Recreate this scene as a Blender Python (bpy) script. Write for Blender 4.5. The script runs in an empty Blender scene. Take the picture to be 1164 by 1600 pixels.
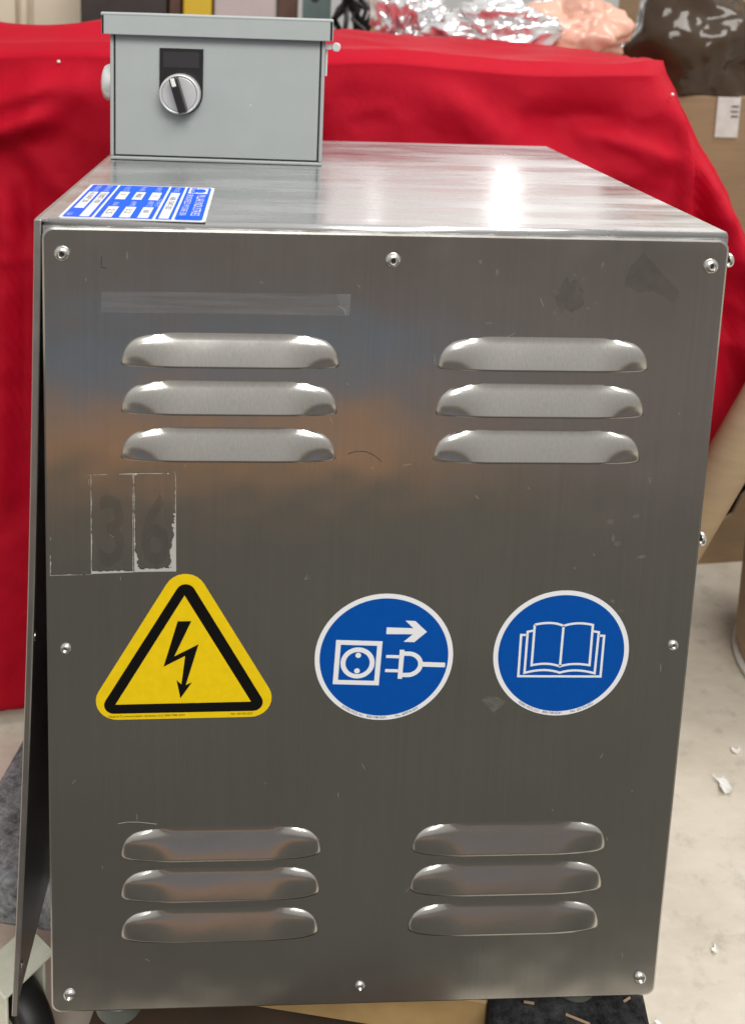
import bpy, bmesh, math, random
from mathutils import Vector, Matrix, noise
from mathutils.geometry import tessellate_polygon

random.seed(7)
scene = bpy.context.scene
col = scene.collection
R = math.radians
PI = math.pi

# ------------------------------------------------------------------ camera
# datum: z = 0 is the lower edge of the cabinet's front panel, y = 0 its face
cam_d = bpy.data.cameras.new('camera')
cam = bpy.data.objects.new('camera', cam_d)
col.objects.link(cam)
scene.camera = cam
cp, cyaw, croll = -0.1467, -0.0573, -0.0327
Rz = Matrix.Rotation(cyaw, 3, 'Z'); Rx = Matrix.Rotation(cp, 3, 'X'); Ry = Matrix.Rotation(croll, 3, 'Y')
B = Rz @ Rx @ Ry                              # columns: right, forward, up
right, fwd, up = B.col[0], B.col[1], B.col[2]
M3 = Matrix((right, up, -fwd)).transposed()
cam.matrix_world = Matrix.Translation((0.1271, -0.5113, 0.6450)) @ M3.to_4x4()
cam_d.sensor_width = 36.0
cam_d.lens = 1422.5 / 1600 * 36
cam_d.shift_x = 81.2 / 1600
cam_d.shift_y = -562.0 / 1600
cam_d.clip_start = 0.02
cam_d.clip_end = 100
cam_d.dof.use_dof = True
cam_d.dof.focus_distance = 0.62
cam_d.dof.aperture_fstop = 9.0

# ------------------------------------------------------------------ light
world = bpy.data.worlds.new('World'); scene.world = world
world.use_nodes = True
bg = world.node_tree.nodes['Background']
bg.inputs['Color'].default_value = (1.0, 0.97, 0.92, 1)
bg.inputs['Strength'].default_value = 1.0
wn = world.node_tree
wtc = wn.nodes.new('ShaderNodeTexCoord'); wsep = wn.nodes.new('ShaderNodeSeparateXYZ'); wr = wn.nodes.new('ShaderNodeValToRGB')
wn.links.new(wtc.outputs['Generated'], wsep.inputs[0]); wn.links.new(wsep.outputs['Z'], wr.inputs['Fac'])
# an indoor room: walls a little dimmer than the lit white ceiling
wr.color_ramp.elements[0].position = 0.0; wr.color_ramp.elements[0].color = (0.44, 0.425, 0.40, 1)
wr.color_ramp.elements[1].position = 0.65; wr.color_ramp.elements[1].color = (0.72, 0.71, 0.68, 1)
wn.links.new(wr.outputs['Color'], bg.inputs['Color'])
scene.view_settings.view_transform = 'Standard'
scene.view_settings.look = 'None'
scene.view_settings.exposure = 0.0
scene.view_settings.gamma = 1.0
scene.view_settings.use_curve_mapping = False
scene.render.engine = 'CYCLES'
scene.cycles.max_bounces = 8
scene.cycles.caustics_reflective = False
scene.cycles.caustics_refractive = False
scene.cycles.sample_clamp_indirect = 4.0

def area(name, loc, target, sx, sy, power, color=(1, 0.97, 0.92)):
    d = bpy.data.lights.new(name, 'AREA'); d.shape = 'RECTANGLE'
    d.size = sx; d.size_y = sy; d.energy = power; d.color = color
    o = bpy.data.objects.new(name, d); col.objects.link(o)
    o.location = loc
    o.rotation_euler = (Vector(target) - Vector(loc)).to_track_quat('-Z', 'Y').to_euler()
    return o

# ceiling fixtures of the workshop: one over the floor in front, one over the table, tubes to the back; plus two added lamps
area('ceiling_fixture_front', (0.6, -1.9, 2.30), (0.25, 0.2, 0.3), 1.8, 1.0, 62)
area('ceiling_fixture_side', (1.5, 0.5, 2.2), (0.4, 0.3, 0.2), 0.6, 1.4, 26)
area('back_fill_lamp', (0.3, 4.2, 1.55), (0.2, 0.2, 0.5), 4.6, 1.3, 17)  # added wide lamp, low at the back, brightens the reflection in the top
area('ceiling_tube', (1.36, 4.0, 1.36), (0.33, 0.2, 0.5), 0.07, 1.3, 3)
area('ceiling_tube_far', (0.67, 4.0, 1.36), (0.25, 0.2, 0.5), 0.05, 1.3, 0.4)
area('ceiling_tube_right', (2.06, 4.0, 1.36), (0.40, 0.2, 0.5), 0.05, 1.3, 0.8)
area('louver_glint_lamp', (-0.2, -4.6, 2.5), (0.2, 0.0, 0.4), 1.3, 0.5, 14)  # added lamp behind the camera for highlights on the louver ends

# ------------------------------------------------------------------ materials
def new_mat(name):
    m = bpy.data.materials.new(name); m.use_nodes = True
    nt = m.node_tree
    b = nt.nodes['Principled BSDF']
    return m, nt, b

def N(nt, kind, **kw):
    n = nt.nodes.new(kind)
    for k, v in kw.items(): setattr(n, k, v)
    return n

def coords(nt, scale=(1, 1, 1), kind='Object', rot=(0, 0, 0)):
    tc = N(nt, 'ShaderNodeTexCoord'); mp = N(nt, 'ShaderNodeMapping')
    mp.inputs['Scale'].default_value = scale
    mp.inputs['Rotation'].default_value = rot
    nt.links.new(tc.outputs[kind], mp.inputs['Vector'])
    return mp.outputs['Vector']

def tex_noise(nt, vec, scale, detail=4, rough=0.55):
    n = N(nt, 'ShaderNodeTexNoise')
    n.inputs['Scale'].default_value = scale; n.inputs['Detail'].default_value = detail
    n.inputs['Roughness'].default_value = rough
    nt.links.new(vec, n.inputs['Vector'])
    return n.outputs['Fac']

def ramp(nt, fac, stops):
    r = N(nt, 'ShaderNodeValToRGB')
    el = r.color_ramp.elements
    while len(el) < len(stops): el.new(0.5)
    for e, (p, c) in zip(el, stops):
        e.position = p; e.color = (c[0], c[1], c[2], 1) if not isinstance(c, (int, float)) else (c, c, c, 1)
    nt.links.new(fac, r.inputs['Fac'])
    return r.outputs['Color']

def bump(nt, b, height, strength, dist=0.001):
    n = N(nt, 'ShaderNodeBump')
    n.inputs['Strength'].default_value = strength; n.inputs['Distance'].default_value = dist
    nt.links.new(height, n.inputs['Height'])
    nt.links.new(n.outputs['Normal'], b.inputs['Normal'])

def plain(name, c, rough=0.5, metal=0.0, spec=0.5, var=0.0, vscale=40):
    m, nt, b = new_mat(name)
    b.inputs['Roughness'].default_value = rough; b.inputs['Metallic'].default_value = metal
    b.inputs['Specular IOR Level'].default_value = spec
    if var:
        f = tex_noise(nt, coords(nt), vscale, 5)
        lo = tuple(max(0, x * (1 - var)) for x in c); hi = tuple(min(1, x * (1 + var)) for x in c)
        nt.links.new(ramp(nt, f, [(0.3, lo), (0.7, hi)]), b.inputs['Base Color'])
    else:
        b.inputs['Base Color'].default_value = (*c, 1)
    return m

def brushed(name, base, rough, grain, tangent, aniso=0.75, smudge=0.06, blot=(9, 9, 6), wav=0.0035):
    """stainless sheet, grain = object-space scale of the brush lines"""
    m, nt, b = new_mat(name)
    b.inputs['Metallic'].default_value = 1.0
    fine = tex_noise(nt, coords(nt, grain), 1.0, 3, 0.6)
    big = tex_noise(nt, coords(nt, blot), 1.0, 5, 0.65)
    lo = tuple(x * 0.93 for x in base); hi = tuple(min(1, x * 1.06) for x in base)
    nt.links.new(ramp(nt, fine, [(0.25, lo), (0.75, hi)]), b.inputs['Base Color'])
    mr = N(nt, 'ShaderNodeMapRange')
    mr.inputs['From Min'].default_value = 0.3; mr.inputs['From Max'].default_value = 0.7
    mr.inputs['To Min'].default_value = rough - smudge; mr.inputs['To Max'].default_value = rough + smudge
    nt.links.new(big, mr.inputs['Value']); nt.links.new(mr.outputs['Result'], b.inputs['Roughness'])
    b.inputs['Anisotropic'].default_value = aniso
    cx = N(nt, 'ShaderNodeCombineXYZ')
    for i, k in enumerate('XYZ'): cx.inputs[k].default_value = tangent[i]
    nt.links.new(cx.outputs[0], b.inputs['Tangent'])
    wave = tex_noise(nt, coords(nt, (5.5, 5.5, 5.5)), 1.0, 3, 0.5)
    bw = N(nt, 'ShaderNodeBump'); bw.inputs['Strength'].default_value = 1.0; bw.inputs['Distance'].default_value = wav
    nt.links.new(wave, bw.inputs['Height'])
    bf = N(nt, 'ShaderNodeBump'); bf.inputs['Strength'].default_value = 0.035; bf.inputs['Distance'].default_value = 0.0002
    nt.links.new(fine, bf.inputs['Height']); nt.links.new(bw.outputs['Normal'], bf.inputs['Normal'])
    nt.links.new(bf.outputs['Normal'], b.inputs['Normal'])
    return m

MAT = {}
MAT['steel'] = brushed('brushed_stainless', (0.60, 0.585, 0.555), 0.22, (1000, 1000, 6), (1, 0, 0), 0.75, 0.05)
MAT['steel_top'] = brushed('brushed_stainless_top', (0.68, 0.68, 0.69), 0.27, (25, 600, 600), (0, 1, 0), 0.85, 0.09, (7, 38, 7), 0.002)
MAT['steel_dark'] = brushed('stainless_cover', (0.52, 0.51, 0.50), 0.33, (900, 12, 900), (0, 1, 0), 0.3)
MAT['screw'] = plain('screw_steel', (0.72, 0.71, 0.69), 0.22, 1.0)
MAT['yellow'] = plain('sticker_yellow', (0.80, 0.56, 0.006), 0.45, spec=0.2, var=0.05, vscale=160)
MAT['black'] = plain('sticker_black', (0.006, 0.006, 0.006), 0.5, spec=0.08)
MAT['blue'] = plain('sticker_blue', (0.0, 0.072, 0.36), 0.42, spec=0.2, var=0.04, vscale=200)
MAT['white'] = plain('sticker_white', (0.80, 0.81, 0.84), 0.45)
MAT['ink_blue'] = plain('fine_print_blue', (0.01, 0.03, 0.12), 0.5)
MAT['plate_blue'] = plain('nameplate_blue', (0.0, 0.11, 0.95), 0.35, spec=0.1)
MAT['plate_white'] = plain('nameplate_white', (0.80, 0.82, 0.84), 0.4)
MAT['plate_pale'] = plain('nameplate_lettering', (0.52, 0.62, 0.85), 0.4)
MAT['plate_ink'] = plain('nameplate_stamp', (0.10, 0.10, 0.11), 0.5)
MAT['grey'] = plain('grey_enamel', (0.41, 0.445, 0.445), 0.38, var=0.03, vscale=30)
_g = MAT['grey'].node_tree; bump(_g, _g.nodes['Principled BSDF'], tex_noise(_g, coords(_g), 350, 3), 0.12, 0.0006)
MAT['gasket'] = plain('black_gasket', (0.012, 0.012, 0.012), 0.6)
MAT['plastic'] = plain('black_plastic', (0.012, 0.012, 0.013), 0.3)
MAT['legend'] = plain('legend_insert', (0.035, 0.033, 0.037), 0.4, spec=0.3)
MAT['silver'] = plain('satin_silver', (0.74, 0.75, 0.76), 0.32, 0.45)
MAT['alu_disc'] = plain('satin_grey_disc', (0.60, 0.60, 0.61), 0.35, 0.25)
MAT['white_tip'] = plain('white_pointer', (0.85, 0.85, 0.83), 0.3)
MAT['rubber'] = plain('foot_rubber', (0.10, 0.11, 0.095), 0.35)
MAT['wood'] = plain('pine_rail', (0.40, 0.26, 0.11), 0.6, var=0.18, vscale=25)
MAT['cream_metal'] = plain('cream_bracket', (0.62, 0.63, 0.52), 0.4, var=0.1, vscale=60)
MAT['tyre'] = plain('caster_tyre', (0.010, 0.010, 0.010), 0.5)
MAT['beige_metal'] = plain('beige_paint', (0.74, 0.65, 0.52), 0.45, var=0.04, vscale=6)
MAT['dark_brown'] = plain('dark_brown_panel', (0.030, 0.024, 0.022), 0.45, var=0.2, vscale=20)
MAT['tote_yellow'] = plain('yellow_tote', (0.62, 0.42, 0.02), 0.4)
MAT['pinkgrey'] = plain('pale_pinkish_carton', (0.48, 0.41, 0.41), 0.6, var=0.05, vscale=12)
MAT['brownbox'] = plain('brown_carton', (0.11, 0.055, 0.04), 0.7, var=0.15)
MAT['teal'] = plain('teal_upright_paint', (0.09, 0.14, 0.135), 0.45, var=0.1, vscale=30)
MAT['cable'] = plain('cable_black', (0.010, 0.010, 0.012), 0.35)
MAT['paper'] = plain('white_paper', (0.82, 0.82, 0.80), 0.6)
MAT['label_grey'] = plain('grey_white_label', (0.52, 0.51, 0.49), 0.7, var=0.1, vscale=60)
MAT['pearl'] = plain('pin_head', (0.8, 0.75, 0.72), 0.2)

def cardboard(name, c):
    m, nt, b = new_mat(name)
    v = coords(nt, (3, 3, 40)); f = tex_noise(nt, v, 3, 5)
    f2 = tex_noise(nt, coords(nt), 9, 5)
    mx = N(nt, 'ShaderNodeMath', operation='ADD'); nt.links.new(f, mx.inputs[0]); nt.links.new(f2, mx.inputs[1])
    hf = N(nt, 'ShaderNodeMath', operation='MULTIPLY'); hf.inputs[1].default_value = 0.5
    nt.links.new(mx.outputs[0], hf.inputs[0])
    nt.links.new(ramp(nt, hf.outputs[0], [(0.3, tuple(x * 0.82 for x in c)), (0.7, tuple(x * 1.12 for x in c))]), b.inputs['Base Color'])
    b.inputs['Roughness'].default_value = 0.75
    bump(nt, b, f, 0.15, 0.002)
    return m
MAT['card'] = cardboard('kraft_cardboard', (0.40, 0.285, 0.175))
MAT['card_dark'] = cardboard('old_cardboard', (0.25, 0.17, 0.095))

def concrete():
    m, nt, b = new_mat('concrete_floor')
    a = tex_noise(nt, coords(nt), 3.2, 6, 0.6); c = tex_noise(nt, coords(nt), 38, 6, 0.65); d = tex_noise(nt, coords(nt, (1, 2.2, 1)), 11, 7, 0.7)
    s = N(nt, 'ShaderNodeMath', operation='ADD'); nt.links.new(a, s.inputs[0]); nt.links.new(d, s.inputs[1])
    h = N(nt, 'ShaderNodeMath', operation='MULTIPLY'); h.inputs[1].default_value = 0.5; nt.links.new(s.outputs[0], h.inputs[0])
    base = ramp(nt, h.outputs[0], [(0.30, (0.44, 0.39, 0.32)), (0.45, (0.60, 0.55, 0.46)), (0.55, (0.67, 0.62, 0.53)), (0.70, (0.75, 0.71, 0.62))])
    sp = ramp(nt, c, [(0.32, 0.82), (0.45, 1.0), (0.62, 1.0), (0.74, 1.1)])
    mx = N(nt, 'ShaderNodeMix', data_type='RGBA', blend_type='MULTIPLY'); mx.inputs[0].default_value = 1
    nt.links.new(base, mx.inputs[6]); nt.links.new(sp, mx.inputs[7])
    nt.links.new(mx.outputs[2], b.inputs['Base Color'])
    b.inputs['Roughness'].default_value = 0.55
    bump(nt, b, c, 0.2, 0.002)
    return m
MAT['concrete'] = concrete()

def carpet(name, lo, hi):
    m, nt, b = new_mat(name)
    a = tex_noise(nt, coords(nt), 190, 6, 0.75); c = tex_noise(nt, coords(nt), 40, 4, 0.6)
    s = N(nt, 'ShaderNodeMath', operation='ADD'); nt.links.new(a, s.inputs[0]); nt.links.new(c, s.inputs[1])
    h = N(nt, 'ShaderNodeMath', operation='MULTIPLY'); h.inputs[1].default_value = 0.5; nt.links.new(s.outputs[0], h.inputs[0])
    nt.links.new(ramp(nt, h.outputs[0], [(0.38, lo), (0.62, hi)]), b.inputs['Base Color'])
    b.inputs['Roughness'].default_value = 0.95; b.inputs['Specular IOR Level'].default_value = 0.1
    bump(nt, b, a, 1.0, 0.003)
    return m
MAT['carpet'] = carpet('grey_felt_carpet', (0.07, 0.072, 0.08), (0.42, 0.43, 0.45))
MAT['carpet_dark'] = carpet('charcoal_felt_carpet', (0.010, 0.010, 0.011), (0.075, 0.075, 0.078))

def cloth_mat():
    m, nt, b = new_mat('red_cloth')
    a = tex_noise(nt, coords(nt), 5, 4)
    nt.links.new(ramp(nt, a, [(0.3, (0.41, 0.002, 0.015)), (0.7, (0.47, 0.003, 0.020))]), b.inputs['Base Color'])
    b.inputs['Roughness'].default_value = 0.62
    b.inputs['Specular IOR Level'].default_value = 0.12
    w = N(nt, 'ShaderNodeTexWave', wave_type='BANDS', bands_direction='Z'); w.inputs['Scale'].default_value = 420
    nt.links.new(coords(nt), w.inputs['Vector'])
    w2 = tex_noise(nt, coords(nt), 28, 5, 0.6)
    rd = N(nt, 'ShaderNodeTexNoise'); rd.noise_type = 'RIDGED_MULTIFRACTAL'
    rd.inputs['Scale'].default_value = 4.5; rd.inputs['Detail'].default_value = 2.5; rd.inputs['Distortion'].default_value = 0.6
    nt.links.new(coords(nt, (1.0, 1.0, 0.55), rot=(0, 0.5, 0)), rd.inputs['Vector'])
    s = N(nt, 'ShaderNodeMath', operation='MULTIPLY_ADD'); s.inputs[1].default_value = 0.05
    nt.links.new(w.outputs['Fac'], s.inputs[0]); nt.links.new(w2, s.inputs[2])
    bump(nt, b, s.outputs[0], 0.4, 0.006)
    b2 = N(nt, 'ShaderNodeBump'); b2.inputs['Strength'].default_value = 0.7; b2.inputs["Distance"].default_value = 0.016
    nt.links.new(rd.outputs['Fac'], b2.inputs['Height'])
    nt.links.new(b2.outputs['Normal'], [n for n in nt.nodes if n.type == 'BUMP' and n != b2][0].inputs['Normal'])
    return m
MAT['cloth'] = cloth_mat()

def film(name, c, alpha, rough, streak=None):
    """thin residue or tape: noisy coverage over the metal"""
    m, nt, b = new_mat(name)
    b.inputs['Base Color'].default_value = (*c, 1); b.inputs['Roughness'].default_value = rough
    if streak:
        f = tex_noise(nt, coords(nt, streak), 1.0, 4, 0.6)
        mr = N(nt, 'ShaderNodeMapRange'); mr.inputs['From Min'].default_value = 0.35; mr.inputs['From Max'].default_value = 0.65
        mr.inputs['To Min'].default_value = alpha * 0.45; mr.inputs['To Max'].default_value = alpha * 1.5
        nt.links.new(f, mr.inputs['Value']); nt.links.new(mr.outputs['Result'], b.inputs['Alpha'])
    else:
        b.inputs['Alpha'].default_value = alpha
    return m
MAT['tape'] = film('clear_tape', (0.34, 0.34, 0.35), 0.17, 0.5, (18, 18, 420))
MAT['glue'] = film('dried_glue', (0.30, 0.28, 0.26), 0.22, 0.6, (260, 260, 260))
MAT['glue_dark'] = film('dull_glue_film', (0.06, 0.06, 0.055), 0.13, 0.55, (120, 120, 120))
MAT['scratch'] = film('scratch_metal', (0.75, 0.74, 0.72), 0.55, 0.35)
MAT['ghost'] = film('faded_print', (0.035, 0.035, 0.035), 0.10, 0.6)
MAT['hair'] = plain('dark_hair', (0.02, 0.018, 0.016), 0.5)

def residue_mat():
    """flaky white remains of old label edges; UV v: 0 at the label edge, 1 inside"""
    m, nt, b = new_mat('label_residue')
    b.inputs['Base Color'].default_value = (0.44, 0.44, 0.41, 1); b.inputs['Roughness'].default_value = 0.65
    f = tex_noise(nt, coords(nt, (1, 1, 1)), 420, 4, 0.6)
    f2 = tex_noise(nt, coords(nt, (1, 1, 1)), 75, 3, 0.6)
    uv = N(nt, 'ShaderNodeUVMap'); sep = N(nt, 'ShaderNodeSeparateXYZ'); nt.links.new(uv.outputs['UV'], sep.inputs[0])
    def math(op, a, c):
        n = N(nt, 'ShaderNodeMath', operation=op)
        for i, v in enumerate((a, c)):
            if isinstance(v, (int, float)): n.inputs[i].default_value = v
            else: nt.links.new(v, n.inputs[i])
        return n.outputs[0]
    mixn = math('ADD', math('MULTIPLY', f, 0.45), math('MULTIPLY', f2, 0.55))
    thr = math('ADD', math('MULTIPLY', sep.outputs['Y'], 0.42), sep.outputs['X'])
    a = math('GREATER_THAN', mixn, thr)
    nt.links.new(a, b.inputs['Alpha'])
    return m
MAT['residue'] = residue_mat()

def plastic_film(name, c, rough, trans):
    m, nt, b = new_mat(name)
    b.inputs['Base Color'].default_value = (*c, 1); b.inputs['Roughness'].default_value = rough
    b.inputs['Transmission Weight'].default_value = trans; b.inputs['IOR'].default_value = 1.15
    b.inputs['Coat Weight'].default_value = 0.6; b.inputs['Coat Roughness'].default_value = 0.06
    return m
MAT['wrap'] = plastic_film('clear_white_wrap', (0.86, 0.86, 0.88), 0.12, 0.0); MAT['wrap'].node_tree.nodes['Principled BSDF'].inputs['Metallic'].default_value = 0.7
MAT['peach'] = plastic_film('peach_bag', (0.76, 0.44, 0.34), 0.3, 0.1)
MAT['dark_bag'] = plastic_film('dark_brown_bag', (0.045, 0.028, 0.016), 0.22, 0.0)

# ------------------------------------------------------------------ mesh helpers
def link(name, me, mat, parent=None):
    o = bpy.data.objects.new(name, me); col.objects.link(o)
    if mat:
        if not me.materials: me.materials.append(mat if not isinstance(mat, str) else MAT[mat])
    if parent: o.parent = parent
    return o

def from_bm(name, bm, mat, parent=None, smooth=False, recalc=True):
    if recalc: bmesh.ops.recalc_face_normals(bm, faces=bm.faces)
    me = bpy.data.meshes.new(name); bm.to_mesh(me); bm.free()
    if smooth:
        for p in me.polygons: p.use_smooth = True
    return link(name, me, mat, parent)

def thing(name, label, cat, loc=(0, 0, 0), rz=0.0, group=None):
    o = bpy.data.objects.new(name, None); col.objects.link(o)
    o.empty_display_size = 0.05
    o.location = loc; o.rotation_euler = (0, 0, rz)
    tag(o, label, cat, group)
    return o

def tag(o, label, cat, group=None):
    o['label'] = label; o['category'] = cat
    if group: o['group'] = group
    return o

def add_box(bm, lo, hi, bev=0.0, seg=2, mtx=None):
    r = bmesh.ops.create_cube(bm, size=1.0)
    vs = r['verts']
    c = [(a + b) / 2 for a, b in zip(lo, hi)]; s = [b - a for a, b in zip(lo, hi)]
    for v in vs: v.co = Vector((v.co.x * s[0] + c[0], v.co.y * s[1] + c[1], v.co.z * s[2] + c[2]))
    if bev:
        es = list({e for v in vs for e in v.link_edges})
        out = bmesh.ops.bevel(bm, geom=es, offset=bev, segments=seg, affect='EDGES', profile=0.5)
        vs = list({v for f in out['faces'] for v in f.verts} | {v for v in vs if v.is_valid})
    if mtx:
        for v in vs: v.co = mtx @ v.co
    return vs

def box(name, lo, hi, mat, parent=None, bev=0.0, seg=2):
    bm = bmesh.new(); add_box(bm, lo, hi, bev, seg)
    return from_bm(name, bm, mat, parent)

def lathe(bm, prof, seg=24, mtx=None):
    """prof: (radius, height) along +Z"""
    rings = []
    for r, h in prof:
        if r < 1e-7: rings.append([bm.verts.new((0, 0, h))])
        else: rings.append([bm.verts.new((r * math.cos(2 * PI * k / seg), r * math.sin(2 * PI * k / seg), h)) for k in range(seg)])
    for a, b in zip(rings, rings[1:]):
        for k in range(seg):
            k2 = (k + 1) % seg
            if len(a) == 1 and len(b) == 1: continue
            if len(a) == 1: bm.faces.new((a[0], b[k2], b[k]))
            elif len(b) == 1: bm.faces.new((a[k], a[k2], b[0]))
            else: bm.faces.new((a[k], a[k2], b[k2], b[k]))
    vs = [v for r in rings for v in r]
    if mtx:
        for v in vs: v.co = mtx @ v.co
    return vs

def tube(bm, pts, r, seg=8):
    pts = [Vector(p) for p in pts]; rings = []
    for i, p in enumerate(pts):
        d = (pts[min(i + 1, len(pts) - 1)] - pts[max(i - 1, 0)]).normalized()
        a = d.cross(Vector((0, 0, 1)) if abs(d.z) < 0.9 else Vector((1, 0, 0))).normalized(); b = d.cross(a)
        rr = r[i] if isinstance(r, (list, tuple)) else r
        rings.append([bm.verts.new(p + a * rr * math.cos(2 * PI * k / seg) + b * rr * math.sin(2 * PI * k / seg)) for k in range(seg)])
    for a, b in zip(rings, rings[1:]):
        for k in range(seg): bm.faces.new((a[k], a[(k + 1) % seg], b[(k + 1) % seg], b[k]))
    bm.faces.new(rings[0][::-1]); bm.faces.new(rings[-1])

FRONT = Matrix(((1, 0, 0), (0, 0, -1), (0, 1, 0)))          # 2D (u, v, out) -> (u, -out, v)
def flat(name, polys, mat, parent, out, frame=None, thick=0.0):
    """polys: 2D outlines, laid on a face at height `out`; frame maps (u, v, out) to 3D"""
    frame = frame or (lambda u, v, w: Vector((u, -w, v)))
    bm = bmesh.new()
    for P in polys:
        vs = [bm.verts.new(frame(u, v, out)) for u, v in P]
        for t in tessellate_polygon([[Vector((u, v, 0)) for u, v in P]]):
            try: bm.faces.new([vs[i] for i in t])
            except ValueError: pass
        if thick:
            lo = [bm.verts.new(frame(u, v, out - thick)) for u, v in P]
            n = len(P)
            for i in range(n): bm.faces.new((vs[i], vs[(i + 1) % n], lo[(i + 1) % n], lo[i]))
    return from_bm(name, bm, mat, parent)

def circle(cx, cz, r, n=72): return [(cx + r * math.cos(2 * PI * k / n), cz + r * math.sin(2 * PI * k / n)) for k in range(n)]
def rounded(pts, rad, n=8):
    """round the corners of a convex outline"""
    out = []; m = len(pts)
    for i in range(m):
        p0, p, p1 = (Vector(pts[(i + k) % m]) for k in (-1, 0, 1))
        a = (p0 - p).normalized(); b = (p1 - p).normalized()
        ang = a.angle(b); t = rad / math.tan(ang / 2)
        c = p + (a + b).normalized() * (rad / math.sin(ang / 2))
        s = p + a * t - c; e = p + b * t - c
        tot = s.angle_signed(e)
        for k in range(n + 1):
            w = Matrix.Rotation(-tot * k / n, 2) @ s
            out.append(tuple(c + w))
    return out
def stroke(pts, w):
    """a polyline of width w as quads with mitred joints"""
    pts = [Vector(p) for p in pts]; L, Rr = [], []
    for i, p in enumerate(pts):
        d0 = (p - pts[i - 1]).normalized() if i else None
        d1 = (pts[i + 1] - p).normalized() if i < len(pts) - 1 else None
        if d0 is None: n = Vector((-d1.y, d1.x)); k = 1
        elif d1 is None: n = Vector((-d0.y, d0.x)); k = 1
        else:
            n0 = Vector((-d0.y, d0.x)); n1 = Vector((-d1.y, d1.x)); n = (n0 + n1).normalized(); k = 1 / max(0.4, n.dot(n0))
        L.append(p + n * w * k / 2); Rr.append(p - n * w * k / 2)
    return [[tuple(L[i]), tuple(Rr[i]), tuple(Rr[i + 1]), tuple(L[i + 1])] for i in range(len(pts) - 1)]

def text_mesh(body, size, bold=0.0):
    cu = bpy.data.curves.new('txt', 'FONT'); cu.body = body; cu.size = size; cu.resolution_u = 2; cu.offset = bold
    o = bpy.data.objects.new('txt', cu); col.objects.link(o)
    dg = bpy.context.evaluated_depsgraph_get()
    me = bpy.data.meshes.new_from_object(o.evaluated_get(dg))
    bpy.data.objects.remove(o); bpy.data.curves.remove(cu)
    return me

def lettering(name, items, mat, parent, out, frame=None):
    """items: (text, size, mapping); each piece of writing becomes a part of its own"""
    frame = frame or (lambda u, v, w: Vector((u, -w, v)))
    for body, size, mp in items:
        bm = bmesh.new(); me = text_mesh(body, size, size * 0.018 if name == 'faded_figures' else 0.0)
        width = max([v.co.x for v in me.vertices] or [0]); vs = []
        for v in me.vertices:
            u, w = mp(v.co.x, v.co.y, width); vs.append(bm.verts.new(frame(u, w, out)))
        for p in me.polygons:
            try: bm.faces.new([vs[i] for i in p.vertices])
            except ValueError: pass
        bpy.data.meshes.remove(me)
        from_bm(name, bm, mat, parent)

# ------------------------------------------------------------------ setting: floor
FZ = -0.160
def make_floor():
    bm = bmesh.new(); n = 40
    vs = [[bm.verts.new((-6 + 14 * i / n, -6 + 16 * j / n, FZ)) for i in range(n + 1)] for j in range(n + 1)]
    for j in range(n):
        for i in range(n): bm.faces.new((vs[j][i], vs[j][i + 1], vs[j + 1][i + 1], vs[j + 1][i]))
    o = from_bm('floor', bm, 'concrete'); o['kind'] = 'structure'
make_floor()

# unseen sheets added on the floor, coloured to put bands into the steel's reflection
def floor_piece(name, label, cat, x0, x1, y0, y1, h, mat):
    o = box(name, (x0 - (x0 + x1) / 2, y0 - (y0 + y1) / 2, 0), (x1 - (x0 + x1) / 2, y1 - (y0 + y1) / 2, h), mat, None, 0.002, 1)
    o.location = ((x0 + x1) / 2, (y0 + y1) / 2, FZ + 0.0005)
    return tag(o, label, cat)
MAT['mirror_dark'] = plain('reflection_dark', (0.085, 0.083, 0.075), 0.9, spec=0.1, var=0.15, vscale=5)
MAT['sheet_brown'] = plain('reflection_brown', (0.30, 0.165, 0.085), 0.8, spec=0.1, var=0.1, vscale=6)
MAT['mirror_blue'] = plain('reflection_blue_grey', (0.095, 0.130, 0.175), 0.8, spec=0.1, var=0.15, vscale=4)
MAT['mirror_dull'] = plain('reflection_dull_brown', (0.125, 0.108, 0.105), 0.9, spec=0.1, var=0.12, vscale=3)
floor_piece('dark_reflection_sheet', 'added dark sheet on the floor mirrored in the lower steel front', 'mat', -1.6, 2.0, -0.97, -0.125, 0.006, 'mirror_dark')
floor_piece('brown_reflection_sheet', 'added brown sheet on the floor mirrored as a warm band', 'board', -1.2, 0.48, -1.25, -0.98, 0.006, 'sheet_brown')
floor_piece('blue_reflection_sheet', 'added blue grey sheet mirrored above the warm band', 'tarp', -1.4, 0.60, -1.80, -1.26, 0.010, 'mirror_blue')
floor_piece('dull_reflection_sheet', 'added dull brown sheet mirrored at the top of the steel front', 'carpet', -2.5, 3.0, -4.2, -1.81, 0.006, 'mirror_dull')
floor_piece('side_reflection_sheet', 'added dull brown sheet mirrored at the right of the steel front', 'carpet', 0.485, 2.2, -1.25, -0.98, 0.006, 'mirror_dull')
floor_piece('side_reflection_sheet', 'second added dull sheet mirrored at the upper right of the steel front', 'carpet', 0.605, 2.2, -1.80, -1.26, 0.006, 'mirror_dull')

# ------------------------------------------------------------------ the steel cabinet
W, H, D, TOP = 0.400, 0.5226, 0.366, 0.5266
cab = thing('steel_cabinet', 'brushed stainless steel cabinet with louvred front panel and warning stickers', 'cabinet', (0, 0, 0))

# front panel: a sheet with rounded corners
bm = bmesh.new()
out2d = rounded([(0, 0), (W, 0), (W, H), (0, H)], 0.006, 6)
f0 = [bm.verts.new((u, 0.0, v)) for u, v in out2d]; f1 = [bm.verts.new((u, 0.0016, v)) for u, v in out2d]
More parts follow.
